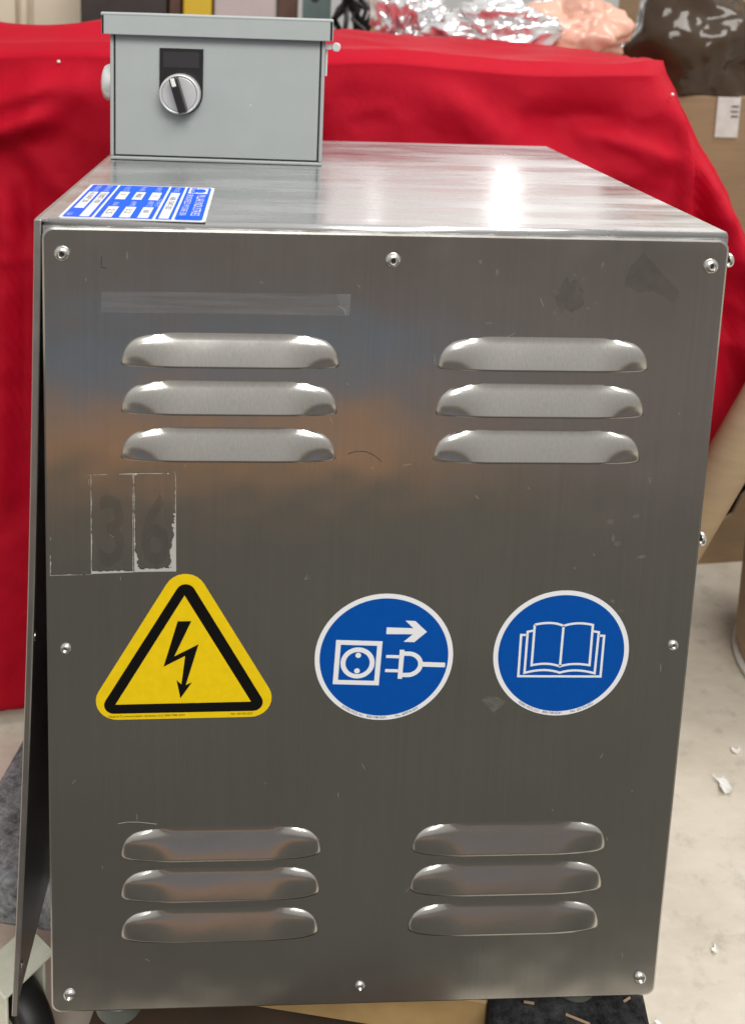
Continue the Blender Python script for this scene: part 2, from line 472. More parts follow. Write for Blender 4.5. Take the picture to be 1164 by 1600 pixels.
# slightly rolled rim
rim = [bm.verts.new((W / 2 + (u - W / 2) * (1 - 0.0011 / (W / 2)), -0.0004, H / 2 + (v - H / 2) * (1 - 0.0011 / (H / 2)))) for u, v in out2d]
n = len(out2d)
bm.faces.new(rim)
for i in range(n):
    j = (i + 1) % n
    bm.faces.new((rim[i], rim[j], f0[j], f0[i])); bm.faces.new((f0[i], f0[j], f1[j], f1[i]))
bm.faces.new(f1[::-1])
panel = from_bm('front_panel', bm, 'steel', cab)

PF = 0.0004                                   # panel face stands this far in front of y = 0

def louver_mesh(L=0.1265, Hh=0.0215):
    bm = bmesh.new(); nu, nv = 56, 20
    rows = []
    Hm = 1.0
    def prof(v):
        z = v * Hh; c = 0.0052; s0, s1 = 0.26, 0.345
        if z < c: return s0 * z * z / (2 * c)
        t = z - c; return s0 * c / 2 + s1 * t - 2.0 * t * t
    vv = [i / nv for i in range(nv + 1)]
    RX = 0.0215
    def inset(v):
        b = min(1.0, (1 - v) / 0.82); return RX * 0.94 * (1 - max(0, 1 - b * b) ** (1 / 2.9))
    def height(u, v):
        m = min(u, L - u)
        b = min(1.0, (1 - v) / 0.82); a = max(0.0, (RX - m) / RX)
        ell = 0.0047 * max(0.0, 1 - a ** 2.9 - b * b) ** 0.56
        mid = prof(v) * min(1.0, max(0.0, (m - inset(v)) / 0.006))
        t = min(1, max(0, (m - 0.007) / 0.028)); t = t * t * (3 - 2 * t)
        return mid * t + ell * (1 - t)
    for v in vv:
        ins = inset(v)
        row = []
        for i in range(nu + 1):
            s = i / nu; s = 0.5 - 0.5 * math.copysign(abs(math.cos(PI * s)) ** 0.8, math.cos(PI * s))
            u = ins + (L - 2 * ins) * s
            h = height(u, v)
            row.append(bm.verts.new((u, -h + 0.00012, -Hh * v)))
        rows.append(row)
    for a, b in zip(rows, rows[1:]):
        for i in range(nu):
            f = bm.faces.new((a[i], b[i], b[i + 1], a[i + 1])); f.smooth = True
    # the cut lip: sheet thickness and the underside going back up
    last = rows[-1]
    lip = [bm.verts.new((v.co.x, min(v.co.y + 0.0013, 0.00012), v.co.z - 0.00005)) for v in last]
    ins_ = [bm.verts.new((v.co.x, min(v.co.y + 0.0034, 0.00012), v.co.z + 0.006)) for v in last]
    for i in range(nu):
        bm.faces.new((last[i], lip[i], lip[i + 1], last[i + 1])); bm.faces.new((lip[i], ins_[i], ins_[i + 1], lip[i + 1]))
    # dark ends of the slot where the sheet was sheared
    for xa, sg in ((-0.0004, 1), (L + 0.0004, -1)):
        q4 = [bm.verts.new((xa + sg * u, -0.00015, -Hh + w)) for u, w in ((0, 0.0006), (0.0012, -0.0007), (0.0030, -0.0009), (0.0042, -0.0004), (0.0020, 0.0010))]
        f = bm.faces.new(q4 if sg > 0 else q4[::-1]); f.material_index = 1
    me = bpy.data.meshes.new('louver'); bm.to_mesh(me); bm.free(); me.materials.append(MAT['steel']); me.materials.append(MAT['gasket'])
    return me
lm = louver_mesh()
for x0 in (0.0447, 0.2304):
    for zb in (0.4423, 0.4133, 0.3843, 0.1160, 0.0865, 0.0567):
        o = link('louver', lm, None, panel); o.location = (x0, -PF, zb + 0.0215)

# body of the cabinet
bm = bmesh.new()
pr = [(0.0019, H - 0.014), (0.0019, TOP - 0.0032)] + [(0.0019 + 0.0032 * (1 - math.cos(a)), TOP - 0.0032 * (1 - math.sin(a))) for a in [R(90 * k / 6) for k in range(1, 7)]] + [(D, TOP), (D, TOP - 0.0016), (0.0050, TOP - 0.0016), (0.0034, TOP - 0.0040), (0.0034, H - 0.014)]
ra = [bm.verts.new((0.0, y, z)) for y, z in pr]; rb = [bm.verts.new((W, y, z)) for y, z in pr]
for i in range(len(pr)):
    j = (i + 1) % len(pr)
    f = bm.faces.new((ra[i], ra[j], rb[j], rb[i])); f.smooth = 1 <= i <= 6
bm.faces.new(ra); bm.faces.new(rb[::-1])
top = from_bm('top_cover', bm, 'steel_top', cab)
box('side_panel', (W - 0.0016, 0.0022, 0.0), (W - 0.0002, D, TOP - 0.0018), 'steel_dark', cab, 0.0004, 1)
box('back_panel', (0.001, D - 0.0016, 0.0), (W - 0.002, D - 0.0002, H), 'steel_dark', cab)
box('base_plate', (0.001, 0.003, 0.0), (W - 0.002, D - 0.002, 0.002), 'steel_dark', cab)
box('inner_shelf', (0.004, 0.02, 0.105), (W - 0.004, D - 0.004, 0.107), 'steel_dark', cab)
box('corner_flange', (0.0006, 0.0024, 0.002), (0.0022, 0.018, H - 0.002), 'steel_dark', cab)

def screw_mesh(Rd, hgt=0.52):
    bm = bmesh.new()
    prof = [(Rd, -0.001), (Rd, 0.0003), (Rd * 0.93, Rd * hgt * 0.42), (Rd * 0.76, Rd * hgt * 0.76), (Rd * 0.56, Rd * hgt * 0.96), (Rd * 0.44, Rd * hgt),
            (Rd * 0.40, Rd * hgt * 0.97), (Rd * 0.36, Rd * 0.06), (0, Rd * 0.04)]
    lathe(bm, prof, 24)
    bmesh.ops.recalc_face_normals(bm, faces=bm.faces)
    me = bpy.data.meshes.new('screw'); bm.to_mesh(me); bm.free()
    for p in me.polygons: p.use_smooth = True
    hx = bmesh.new(); hx.from_mesh(me)
    vs = [hx.verts.new((Rd * 0.34 * math.cos(PI / 3 * k), Rd * 0.34 * math.sin(PI / 3 * k), Rd * 0.16)) for k in range(6)]
    f = hx.faces.new(vs); f.material_index = 1
    hx.to_mesh(me); hx.free()
    me.materials.append(MAT['screw']); me.materials.append(MAT['gasket'])
    return me
rnd0 = random.Random(5)
sm_big, sm_mid, sm_small = screw_mesh(0.0046), screw_mesh(0.0042), screw_mesh(0.0034)
for me_, x, z in ((sm_big, 0.0113, 0.5075), (sm_big, 0.2007, 0.5070), (sm_big, 0.3900, 0.5068),
                  (sm_small, 0.0113, 0.2604), (sm_small, 0.3895, 0.2600),
                  (sm_mid, 0.0118, 0.0135), (sm_small, 0.2005, 0.0140), (sm_mid, 0.3890, 0.0145)):
    o = link('screw', me_, None, cab); o.location = (x, -PF, z); o.rotation_euler = (PI / 2 + rnd0.uniform(-.06, .06), rnd0.uniform(0, 1), rnd0.uniform(-.06, .06))
for z, y, out in ((0.5085, 0.0085, 0.0050), (0.3275, 0.0085, 0.0054)):
    o = link('side_screw', sm_big, None, cab); o.location = (W + out, y, z); o.rotation_euler = (0, PI / 2, 0)
    bm = bmesh.new(); lathe(bm, [(0.0021, -0.0058), (0.0021, 0.0), (0, 0.0)], 12)
    s = from_bm('shank', bm, 'screw', o, True); s.location = (0, 0, 0)

# feet
def foot(x, y):
    bm = bmesh.new(); lathe(bm, [(0, 0.0), (0.010, 0.0), (0.010, -0.006), (0.0155, -0.012), (0.0165, -0.0215), (0.0155, -0.0235), (0, -0.0235)], 28)
    o = from_bm('foot', bm, 'rubber', cab, False); o.location = (x, y, 0)
for x, y in ((0.040, 0.024), (0.3555, 0.030), (0.040, 0.335), (0.3555, 0.335)): foot(x, y)

# --- triangular warning sticker
SY = PF + 0.00012
tri = flat('warning_sticker', [rounded([(0.0197, 0.2114), (0.1466, 0.2130), (0.0830, 0.3225)], 0.0130, 9)], 'yellow', cab, SY, thick=0.0001)
tri['label'] = 'yellow triangular high voltage sticker with black lightning arrow'
flat('black_triangle', [rounded([(0.0298, 0.2157), (0.1361, 0.2170), (0.0833, 0.3089)], 0.0060, 7)], 'black', tri, SY + 0.00008)
flat('yellow_field', [[(0.0412, 0.2222), (0.1244, 0.2234), (0.0827, 0.2954)]], 'yellow', tri, SY + 0.00016)
flat('lightning_arrow', [[(0.0787, 0.2783), (0.0870, 0.2784), (0.0769, 0.2548), (0.0916, 0.2629), (0.0841, 0.2353), (0.0879, 0.2371), (0.0809, 0.2262), (0.0784, 0.2386), (0.0814, 0.2358), (0.0835, 0.2550), (0.0704, 0.2478)]], 'black', tri, SY + 0.00024)
def line(x0, z0, x1, z1, hs=1.0):
    def mp(x, y, w):
        t = x / w; dx, dz = x1 - x0, z1 - z0; l = math.hypot(dx, dz)
        return (x0 + dx * t - dz / l * y * hs, z0 + dz * t + dx / l * y * hs)
    return mp
lettering('fine_print', [('Hazard Communication Systems, LLC 800-748-0241', 0.0021, line(0.0368, 0.2132, 0.0837, 0.2139)),
                         ('No. 6010A-ISO', 0.0021, line(0.1121, 0.2143, 0.1256, 0.2145))], 'black', tri, SY + 0.00008)

# --- round stickers
def local(cx, cz, r, rot=0.0):
    c, s = math.cos(rot), math.sin(rot)
    return lambda P: [(cx + r * (c * x - s * y), cz + r * (s * x + c * y)) for x, y in P]
def arc_text(cx, cz, rad, a0, a1):
    """text along the lower rim, from angle a0 to a1 (degrees, 270 = bottom)"""
    def mp(x, y, w):
        a = R(a0 + (a1 - a0) * x / w); rr = rad - y
        return (cx + rr * math.cos(a), cz + rr * math.sin(a))
    return mp
RS = 0.0432
def round_sticker(cx, cz, label, print_items):
    st = flat('round_sticker', [circle(cx, cz, RS, 96)], 'white', cab, SY, thick=0.0001); st['label'] = label
    flat('blue_field', [circle(cx, cz, RS * 0.93, 96)], 'blue', st, SY + 0.00008)
    lettering('fine_print', [(t, 0.0024, arc_text(cx, cz, RS * 0.978, a0, a1)) for t, a0, a1 in print_items], 'ink_blue', st, SY + 0.00008)
    return st
c1 = (0.2063, 0.2528)
st1 = round_sticker(*c1, 'round blue sticker showing a plug pulled from a socket', [('\u00a91996 HCS, Inc.', 233, 254), ('800-748-0241', 257, 274), ('No. 6007A-ISO', 282, 303)])
g = local(*c1, RS)
rot2 = R(-2.2)
gs = local(c1[0] - 0.381 * RS, c1[1] - 0.077 * RS, RS, rot2)
flat('socket_symbol', [gs([(-.334, -.350), (.334, -.350), (.334, .350), (-.334, .350)])], 'white', st1, SY + 0.00016)
flat('socket_gap', [gs([(-.262, -.278), (.262, -.278), (.262, .278), (-.262, .278)])], 'blue', st1, SY + 0.00024)
flat('socket_ring', [gs(circle(0, 0, 0.246, 48))], 'white', st1, SY + 0.00032)
flat('socket_face', [gs(circle(0, 0, 0.175, 48))], 'blue', st1, SY + 0.00040)
flat('socket_pin_hole', [gs(circle(0, 0.123, 0.041, 24)), gs(circle(0, -0.123, 0.041, 24))], 'white', st1, SY + 0.00048)
flat('arrow_symbol', [g([(0.016, 0.479), (0.4, 0.463), (0.282, 0.583), (0.424, 0.576), (0.6, 0.405), (0.424, 0.243), (0.269, 0.25), (0.398, 0.368), (0.014, 0.373)])], 'white', st1, SY + 0.00016)
Dout = [(0.280, 0.097)] + [(0.345 + 0.222 * math.cos(a), -0.108 + 0.205 * math.sin(a)) for a in [R(85 - 170 * k / 20) for k in range(21)]] + [(0.275, -0.310)]
Din = [(0.2845, 0.030)] + [(0.345 + 0.152 * math.cos(a), -0.106 + 0.136 * math.sin(a)) for a in [R(85 - 170 * k / 20) for k in range(21)]] + [(0.278, -0.241)]
flat('plug_symbol', [g(Dout)], 'white', st1, SY + 0.00016)
flat('plug_gap', [g(Din)], 'blue', st1, SY + 0.00024)
flat('plug_pins', [g([(0.22, 0.127), (0.289, 0.125), (0.273, -0.336), (0.208, -0.333)]),
                   g([(0.028, 0.046), (0.222, 0.042), (0.220, -0.009), (0.025, 0.0)]), g([(0.023, -0.176), (0.216, -0.183), (0.212, -0.231), (0.021, -0.225)]),
                   g([(0.545, -0.068), (0.889, -0.083), (0.889, -0.157), (0.545, -0.143)])], 'white', st1, SY + 0.00032)
c2 = (0.3181, 0.2546)
st2 = round_sticker(*c2, 'round blue sticker showing an open book', [('\u00a92001 HCS, LLC', 233, 254), ('800-748-0241', 257, 274), ('No. 6017A-ISO', 282, 303)])
g2 = local(*c2, RS)
def bez(a, b, c, k=8): return [((1 - t) ** 2 * a[0] + 2 * t * (1 - t) * b[0] + t * t * c[0], (1 - t) ** 2 * a[1] + 2 * t * (1 - t) * b[1] + t * t * c[1]) for t in [i / k for i in range(k + 1)]]
w = 0.034
bk = []
o_top = bez((-0.424, 0.467), (-0.16, 0.53), (0.0, 0.444)) + bez((0.0, 0.444), (0.19, 0.52), (0.431, 0.458))[1:]
o_bot = bez((0.430, -0.187), (0.17, -0.135), (-0.007, -0.201)) + bez((-0.007, -0.201), (-0.2, -0.125), (-0.428, -0.180))[1:]
for P in (o_top + o_bot + [(-0.424, 0.467)], [(0.0, 0.444), (-0.007, -0.201)],
          [(-0.442, 0.372), (-0.521, 0.356), (-0.525, -0.300)] + bez((-0.525, -0.300), (-0.22, -0.215), (-0.005, -0.303)) + bez((-0.005, -0.303), (0.22, -0.225), (0.516, -0.318))[1:] + [(0.528, 0.342), (0.449, 0.356)],
          [(-0.530, 0.304), (-0.613, 0.306), (-0.613, -0.354), (0.608, -0.370), (0.611, 0.284), (0.535, 0.287)]):
    # drop repeated points
    Q = [P[0]]
    for p in P[1:]:
        if math.hypot(p[0] - Q[-1][0], p[1] - Q[-1][1]) > 1e-4: Q.append(p)
    bk += [g2(q) for q in stroke(Q, w)]
flat('book_symbol', bk, 'white', st2, SY + 0.00016)

# --- old tape, label remains, scratches (thin films that sit on the panel)
tape = flat('tape_strip', [[(0.0336, 0.4857), (0.1768, 0.4864), (0.1765, 0.4733), (0.0332, 0.4731)]], 'tape', panel, SY)
tape['label'] = 'strip of clear tape with fine ripples'
flat('tape_patch', [[(0.168, 0.4862), (0.1768, 0.4864), (0.1765, 0.4735), (0.1735, 0.4736)]], 'tape', panel, SY + 0.00006)

def residue(edges):
    """edges: (x0,z0,x1,z1, inward dx, dz, width, density)"""
    bm = bmesh.new(); uvl = bm.loops.layers.uv.new('UVMap')
    for q_, (x0, z0, x1, z1, nx, nz, wd, de0, de1) in enumerate(edges):
        k = 14
        for i in range(k):
            t0, t1 = i / k, (i + 1) / k
            P = lambda t, s: (x0 + (x1 - x0) * t + nx * wd * s, -SY - 0.000012 * q_, z0 + (z1 - z0) * t + nz * wd * s)
            vs = [bm.verts.new(P(t0, 0)), bm.verts.new(P(t1, 0)), bm.verts.new(P(t1, 1)), bm.verts.new(P(t0, 1))]
            f = bm.faces.new(vs)
            for l, (t, s) in zip(f.loops, ((t0, 0), (t1, 0), (t1, 1), (t0, 1))):
                l[uvl].uv = (de0 + (de1 - de0) * t, s)
    o = from_bm('label_residue', bm, 'residue', panel, recalc=False)
    o['label'] = 'flaky white remains of old label edges'
# density offset: lower = more remains
residue([
    (0.0024, 0.3085, 0.0263, 0.3092, 0, 1, 0.0020, 0.36, 0.44),
    (0.0024, 0.3085, 0.0030, 0.3420, 1, 0, 0.0014, 0.40, 0.60),
    (0.0268, 0.3095, 0.0268, 0.3734, 1, 0, 0.0013, 0.38, 0.40),
    (0.0240, 0.3731, 0.0364, 0.3738, 0, -1, 0.0009, 0.48, 0.36),
    (0.0435, 0.3740, 0.0520, 0.3744, 0, -1, 0.0009, 0.36, 0.32),
    (0.0268, 0.3097, 0.0522, 0.3107, 0, 1, 0.0030, 0.33, 0.36),
    (0.0519, 0.3107, 0.0515, 0.3744, -1, 0, 0.0009, 0.36, 0.42),
    (0.0526, 0.3109, 0.0519, 0.3744, 1, 0, 0.0012, 0.36, 0.38),
    (0.0526, 0.3109, 0.0521, 0.3400, 1, 0, 0.0050, 0.28, 0.56),
    (0.0520, 0.3745, 0.0730, 0.3747, 0, -1, 0.0010, 0.30, 0.34),
    (0.0520, 0.3745, 0.0570, 0.3745, 0, -1, 0.0032, 0.36, 0.52),
    (0.0690, 0.3746, 0.0725, 0.3746, 0, -1, 0.0035, 0.46, 0.40),
    (0.0528, 0.3110, 0.0775, 0.3113, 0, 1, 0.0040, 0.30, 0.30),
    (0.0775, 0.3113, 0.0767, 0.3735, -1, 0, 0.0012, 0.28, 0.42),
    (0.0775, 0.3113, 0.0770, 0.3520, -1, 0, 0.0062, 0.26, 0.46),
])
# the shades of the figures that were printed on the labels
fig = lettering('faded_figures', [('3', 0.060, lambda x, y, wd: (0.0300 + x * 0.62, 0.3160 + y * 1.05)), ('6', 0.060, lambda x, y, wd: (0.0555 + x * 0.62, 0.3160 + y * 1.05))], 'ghost', panel, SY)

def blob(cx, cz, rx, rz, n=22, j=0.35, seed=0):
    rnd = random.Random(seed)
    return [(cx + rx * (1 + j * (rnd.random() - .5) * 2) * math.cos(2 * PI * k / n), cz + rz * (1 + j * (rnd.random() - .5) * 2) * math.sin(2 * PI * k / n)) for k in range(n)]
flat('glue_patch', [[(0.3417, 0.5063), (0.3440, 0.5085), (0.3488, 0.5142), (0.3560, 0.5070), (0.3640, 0.4990), (0.3722, 0.4911), (0.3715, 0.4870), (0.3689, 0.4844), (0.3640, 0.4870), (0.3566, 0.4909), (0.3480, 0.4900), (0.3388, 0.4945), (0.3400, 0.5010)]], 'glue_dark', panel, SY)
flat('glue_patch', [blob(0.3070, 0.4870, 0.0080, 0.0105, 26, 0.3, 3)], 'glue_dark', panel, SY)
flat('glue_patch', [[(0.2693, 0.2228), (0.2724, 0.2254), (0.2790, 0.2250), (0.2850, 0.2217), (0.2810, 0.2170), (0.2773, 0.2137), (0.2730, 0.2190)]], 'glue', panel, SY)
marks = []
rnd = random.Random(11)
for k in range(16): marks.append(blob(0.295 + 0.03 * rnd.random(), 0.462 + 0.045 * rnd.random(), 0.0003 + 0.0008 * rnd.random(), 0.0004 + 0.0012 * rnd.random(), 7, 0.5, k))
for x, z, rx, rz in ((0.3648, 0.3715, .0012, .0026), (0.3425, 0.3440, .0020, .0014), (0.3450, 0.3330, .0012, .0030), (0.3478, 0.3290, .0020, .0020), (0.3580, 0.3475, .0026, .0013), (0.3640, 0.3205, .0030, .0012),
                     (0.2520, 0.5070, .0012, .0016), (0.2620, 0.5010, .0010, .0022), (0.2590, 0.4700, .0022, .0007), (0.1250, 0.4925, .0018, .0007), (0.3480, 0.2905, .0012, .0016), (0.3530, 0.2840, .0020, .0009)):
    marks.append(blob(x, z, rx, rz, 12, 0.4, int(x * 1e4)))
flat('glue_speck', marks, 'glue', panel, SY)['kind'] = 'stuff'
scr = []
for k in range(46):
    x, z = 0.01 + 0.38 * rnd.random(), 0.02 + 0.49 * rnd.random(); a = rnd.gauss(PI / 2, 0.5); l = 0.0015 + 0.005 * rnd.random() ** 2
    scr += stroke([(x, z), (x + l * math.cos(a), z + l * math.sin(a))], 0.00012)
scr += stroke([(0.0427, 0.1388), (0.0490, 0.1398), (0.0560, 0.1396), (0.0667, 0.1380)], 0.00035)
scr += stroke([(0.1700, 0.4790), (0.1740, 0.4765), (0.1742, 0.4740)], 0.0002)
flat('scratch', scr, 'scratch', panel, SY)['kind'] = 'stuff'
flat('hair_strand', stroke(bez((0.1788, 0.3872), (0.190, 0.3925), (0.1993, 0.3822), 12), 0.0003), 'hair', panel, SY)
flat('pen_mark', stroke([(0.0335, 0.5065), (0.0332, 0.5000), (0.0365, 0.4992)], 0.0003), 'hair', panel, SY)

# --- blue nameplate on the top: its own right is towards the viewer, its up is +x
def plate_frame(u, v, w):                      # u: 0..1 reading direction, v: 0..1 bottom to top
    a = Vector((0.0066, 0.1098, 0)); b = Vector((0.0076, 0.0062, 0)); c = Vector((0.0908, 0.1058, 0))
    p = a + (b - a) * u + (c - a) * v
    return Vector((p.x, p.y, TOP + w))
def rect(u0, v0, u1, v1): return [(u0, v0), (u1, v0), (u1, v1), (u0, v1)]
def rrect(u0, v0, u1, v1, r, asp=1.2): return [((p[0]) / asp, p[1]) for p in rounded([(u0 * asp, v0), (u1 * asp, v0), (u1 * asp, v1), (u0 * asp, v1)], r, 5)]
np_ = flat('nameplate', [rrect(0, 0, 1, 1, 0.03)], 'plate_white', cab, 0.0006, plate_frame, 0.0006)
np_['label'] = 'blue and white maker nameplate turned sideways on the top'
flat('blue_band', [rrect(0.018, 0.785, 0.982, 0.975, 0.025), rect(0.018, 0.655, 0.982, 0.765), rect(0.018, 0.240, 0.982, 0.635), rrect(0.018, 0.022, 0.982, 0.222, 0.02)], 'plate_blue', np_, 0.0007, plate_frame)
fields = [rect(0.22, 0.675, 0.965, 0.745)]
for v in (0.53, 0.405, 0.28): fields += [rect(0.23, v, 0.47, v + 0.075), rect(0.68, v, 0.965, v + 0.075)]
fields += [rect(0.26, 0.135, 0.965, 0.200), rect(0.26, 0.045, 0.75, 0.115)]
flat('blank_field', fields, 'plate_white', np_, 0.0008, plate_frame)
flat('maker_logo', [rect(0.04, 0.805, 0.225, 0.955)], 'plate_white', np_, 0.0008, plate_frame)
flat('logo_cutout', [[((0.135 + 0.062 * math.cos(a)), 0.895 + 0.045 * math.sin(a)) for a in [2 * PI * k / 24 for k in range(24)]], rect(0.055, 0.825, 0.085, 0.865), rect(0.10, 0.82, 0.125, 0.86), rect(0.140, 0.82, 0.165, 0.86), rect(0.18, 0.825, 0.21, 0.865)], 'plate_blue', np_, 0.0009, plate_frame)
def put(u0, v0, u1, vh):                       # fit a word to a box: from u0 to u1, height vh above v0
    return lambda x, y, wd: (u0 + (u1 - u0) * x / wd, v0 + y / 0.69 * vh)
lettering('white_lettering', [('PILLAR INDUSTRIES', 1.0, put(0.26, 0.885, 0.87, 0.062)), ('BROOKFIELD WI 53045 USA', 1.0, put(0.26, 0.805, 0.87, 0.048))], 'plate_white', np_, 0.0008, plate_frame)
pale = [('MODEL', 1.0, put(0.04, 0.690, 0.20, 0.04)), ('INPUT', 1.0, put(0.05, 0.545, 0.20, 0.04)), ('PHASE', 1.0, put(0.05, 0.42, 0.20, 0.04)), ('VOLTS', 1.0, put(0.05, 0.295, 0.20, 0.04)),
        ('HERTZ', 1.0, put(0.50, 0.545, 0.66, 0.04)), ('AMPS', 1.0, put(0.52, 0.42, 0.66, 0.04)), ('KVA', 1.0, put(0.56, 0.295, 0.66, 0.04)), ('OUTPUT', 1.0, put(0.42, 0.600, 0.66, 0.030)),
        ('SERIAL NO', 1.0, put(0.03, 0.145, 0.24, 0.04)), ('ORDER NO', 1.0, put(0.03, 0.06, 0.24, 0.04)), ('USA', 1.0, put(0.87, 0.04, 0.95, 0.035))]
lettering('pale_lettering', pale, 'plate_pale', np_, 0.0008, plate_frame)
ink = [('AB 1347-2D', 1.0, put(0.36, 0.690, 0.72, 0.042)), ('1', 1.0, put(0.32, 0.545, 0.35, 0.045)), ('60', 1.0, put(0.76, 0.545, 0.83, 0.045)), ('460', 1.0, put(0.28, 0.42, 0.40, 0.045)),
       ('3.2', 1.0, put(0.74, 0.42, 0.86, 0.045)), ('3', 1.0, put(0.30, 0.295, 0.33, 0.045)), ('2.5', 1.0, put(0.75, 0.295, 0.88, 0.045)), ('12907-103', 1.0, put(0.29, 0.148, 0.60, 0.042)), ('4-1947 20', 1.0, put(0.29, 0.06, 0.58, 0.042))]
lettering('stamped_figures', ink, 'plate_ink', np_, 0.0009, plate_frame)

# ------------------------------------------------------------------ loose side cover leaning on the left
cov = thing('side_cover', 'loose dark steel side cover tilted away from the cabinet at its left', 'panel', (-0.0240, 0.0, -0.003))
tilt = math.atan2(0.0214, 0.530)
MT = Matrix.Rotation(tilt, 4, 'Y')
def bow(bm):
    bmesh.ops.subdivide_edges(bm, edges=[e for e in bm.edges if abs(e.verts[0].co.z - e.verts[1].co.z) > 0.2], cuts=16)
    for v in bm.verts: v.co.x += 0.0026 * math.sin(PI * min(1, max(0, v.co.z / 0.53))) ** 1.0
    for f in bm.faces: f.smooth = False
bm = bmesh.new(); add_box(bm, (-0.0016, 0.002, 0.0), (0.0, 0.36, 0.5305), 0, mtx=MT); bow(bm); from_bm('sheet', bm, 'steel_dark', cov)
bm = bmesh.new(); add_box(bm, (-0.0018, 0.0, 0.0), (0.0022, 0.0022, 0.5305), 0.0006, 1, mtx=MT); bow(bm); from_bm('front_hem', bm, 'steel_dark', cov)
bm = bmesh.new(); add_box(bm, (-0.0010, 0.0023, 0.5290), (0.0050, 0.36, 0.5303), 0, mtx=MT); from_bm('top_flange', bm, 'steel_top', cov)
for z in (0.022, 0.262):
    bm = bmesh.new(); lathe(bm, [(0.0034, 0), (0.0034, 0.0005), (0.0022, 0.0006), (0.0, 0.0006)], 18, mtx=MT @ Matrix.Translation((0.0003 + 0.0026 * math.sin(PI * z / 0.53), 0.014, z)) @ Matrix.Rotation(PI / 2, 4, 'Y'))
    from_bm('screw_hole', bm, 'screw', cov)

# ------------------------------------------------------------------ grey enclosure on top of the cabinet
enc = thing('grey_enclosure', 'small grey painted metal switch box standing on the steel cabinet', 'switch box', (0.0, 0.2205, TOP + 0.0003), R(-3.4))
ew, eh, ed = 0.1700, 0.1165, 0.128
bt = 0.0028
# formed shell: bottom, sides, back
bm = bmesh.new()
add_box(bm, (0, 0, 0), (ew, ed, bt), 0.0009, 2)
add_box(bm, (0, 0, bt + 0.0001), (bt, ed, eh - 0.006), 0.0009, 2); add_box(bm, (ew - bt, 0, bt + 0.0001), (ew, ed, eh - 0.006), 0.0009, 2)
add_box(bm, (bt, ed - bt, bt), (ew - bt, ed, eh - 0.006))
from_bm('shell', bm, 'grey', enc)
box('gasket', (bt, 0.0022, bt), (ew - bt, 0.006, eh - 0.008), 'gasket', enc)
box('front_plate', (bt + 0.0013, 0.0006, bt + 0.0013), (ew - bt - 0.0013, 0.0030, eh - 0.007), 'grey', enc, 0.0006, 2)
# lid with skirt
bm = bmesh.new()
lz = eh - 0.0165
add_box(bm, (-0.0058, -0.0075, eh - 0.0020), (ew + 0.0058, ed + 0.005, eh + 0.0008), 0.0012, 3)
add_box(bm, (-0.0034, -0.0072, lz), (ew + 0.0034, -0.0052, eh - 0.0008), 0.0007, 2)
add_box(bm, (-0.0058, -0.0045, lz), (-0.0042, ed + 0.004, eh - 0.0008), 0.0005, 1); add_box(bm, (ew + 0.0042, -0.0045, lz), (ew + 0.0058, ed + 0.004, eh - 0.0008), 0.0005, 1)
from_bm('lid', bm, 'grey', enc)
box('corner_seam', (-0.0052, -0.0056, lz + 0.0006), (ew + 0.0052, -0.0048, eh - 0.0022), 'gasket', enc)
flat('paint_chip', [circle(0.1118, 0.0475, 0.0005, 8)], 'paper', enc, -0.0005)
# conduit plug on the left, hinge on the right
bm = bmesh.new(); lathe(bm, [(0.0152, 0.0), (0.0152, 0.0045), (0.0138, 0.0075), (0.0100, 0.0092), (0.0096, 0.0084), (0, 0.0080)], 32, mtx=Matrix.Translation((0, 0.0175, 0.0605)) @ Matrix.Rotation(-PI / 2, 4, 'Y'))
from_bm('conduit_plug', bm, 'silver', enc, True)
bm = bmesh.new(); lathe(bm, [(0.0, 0.004), (0.0030, 0.004), (0.0036, 0.003), (0.0036, 0.0), (0.0, 0.0)], 20, mtx=Matrix.Translation((ew + 0.0085, 0.004, 0.0955)) @ Matrix.Rotation(PI / 2, 4, 'X'))
add_box(bm, (ew + 0.0003, 0.002, 0.0935), (ew + 0.0085, 0.0035, 0.0975)); add_box(bm, (ew + 0.0002, 0.006, 0.072), (ew + 0.002, 0.02, 0.095), 0.0004, 1)
from_bm('hinge', bm, 'silver', enc)
# selector switch
kx, kz = 0.0567, 0.0550
bm = bmesh.new()
P = [(kx - 0.0172, kz + 0.0002), (kx - 0.0172, 0.0905), (kx + 0.0172, 0.0905), (kx + 0.0172, kz + 0.0002)] + [(kx + 0.0172 * math.cos(a), kz + 0.0172 * math.sin(a)) for a in [R(-8 - 164 * k / 18) for k in range(19)]]
leg = flat('legend_plate', [P], 'plastic', enc, 0.0012, lambda u, v, w_: Vector((u, -w_, v)), 0.0016)
flat('legend_insert', [[(kx - 0.0142, 0.0755), (kx + 0.0142, 0.0755), (kx + 0.0142, 0.0878), (kx - 0.0142, 0.0878)]], 'legend', leg, 0.0016, None, 0.0005)
sel = bpy.data.objects.new('selector_switch', None); col.objects.link(sel); sel.parent = enc; sel.location = (kx, -0.0012, kz); sel.rotation_euler = (PI / 2, 0, 0)
bm = bmesh.new(); lathe(bm, [(0.0160, 0.0), (0.0163, 0.006), (0.0158, 0.0088), (0.0148, 0.0097), (0.0139, 0.0092), (0.0136, 0.0082), (0.0132, 0.0080)], 48)
from_bm('bezel', bm, 'silver', sel, True, recalc=True)
bm = bmesh.new(); lathe(bm, [(0.0136, 0.0060), (0.0134, 0.0090), (0.0129, 0.0093), (0.0, 0.0093)], 48)
from_bm('disc', bm, 'alu_disc', sel)
bm = bmesh.new(); mt = Matrix.Rotation(R(17), 4, 'Z')
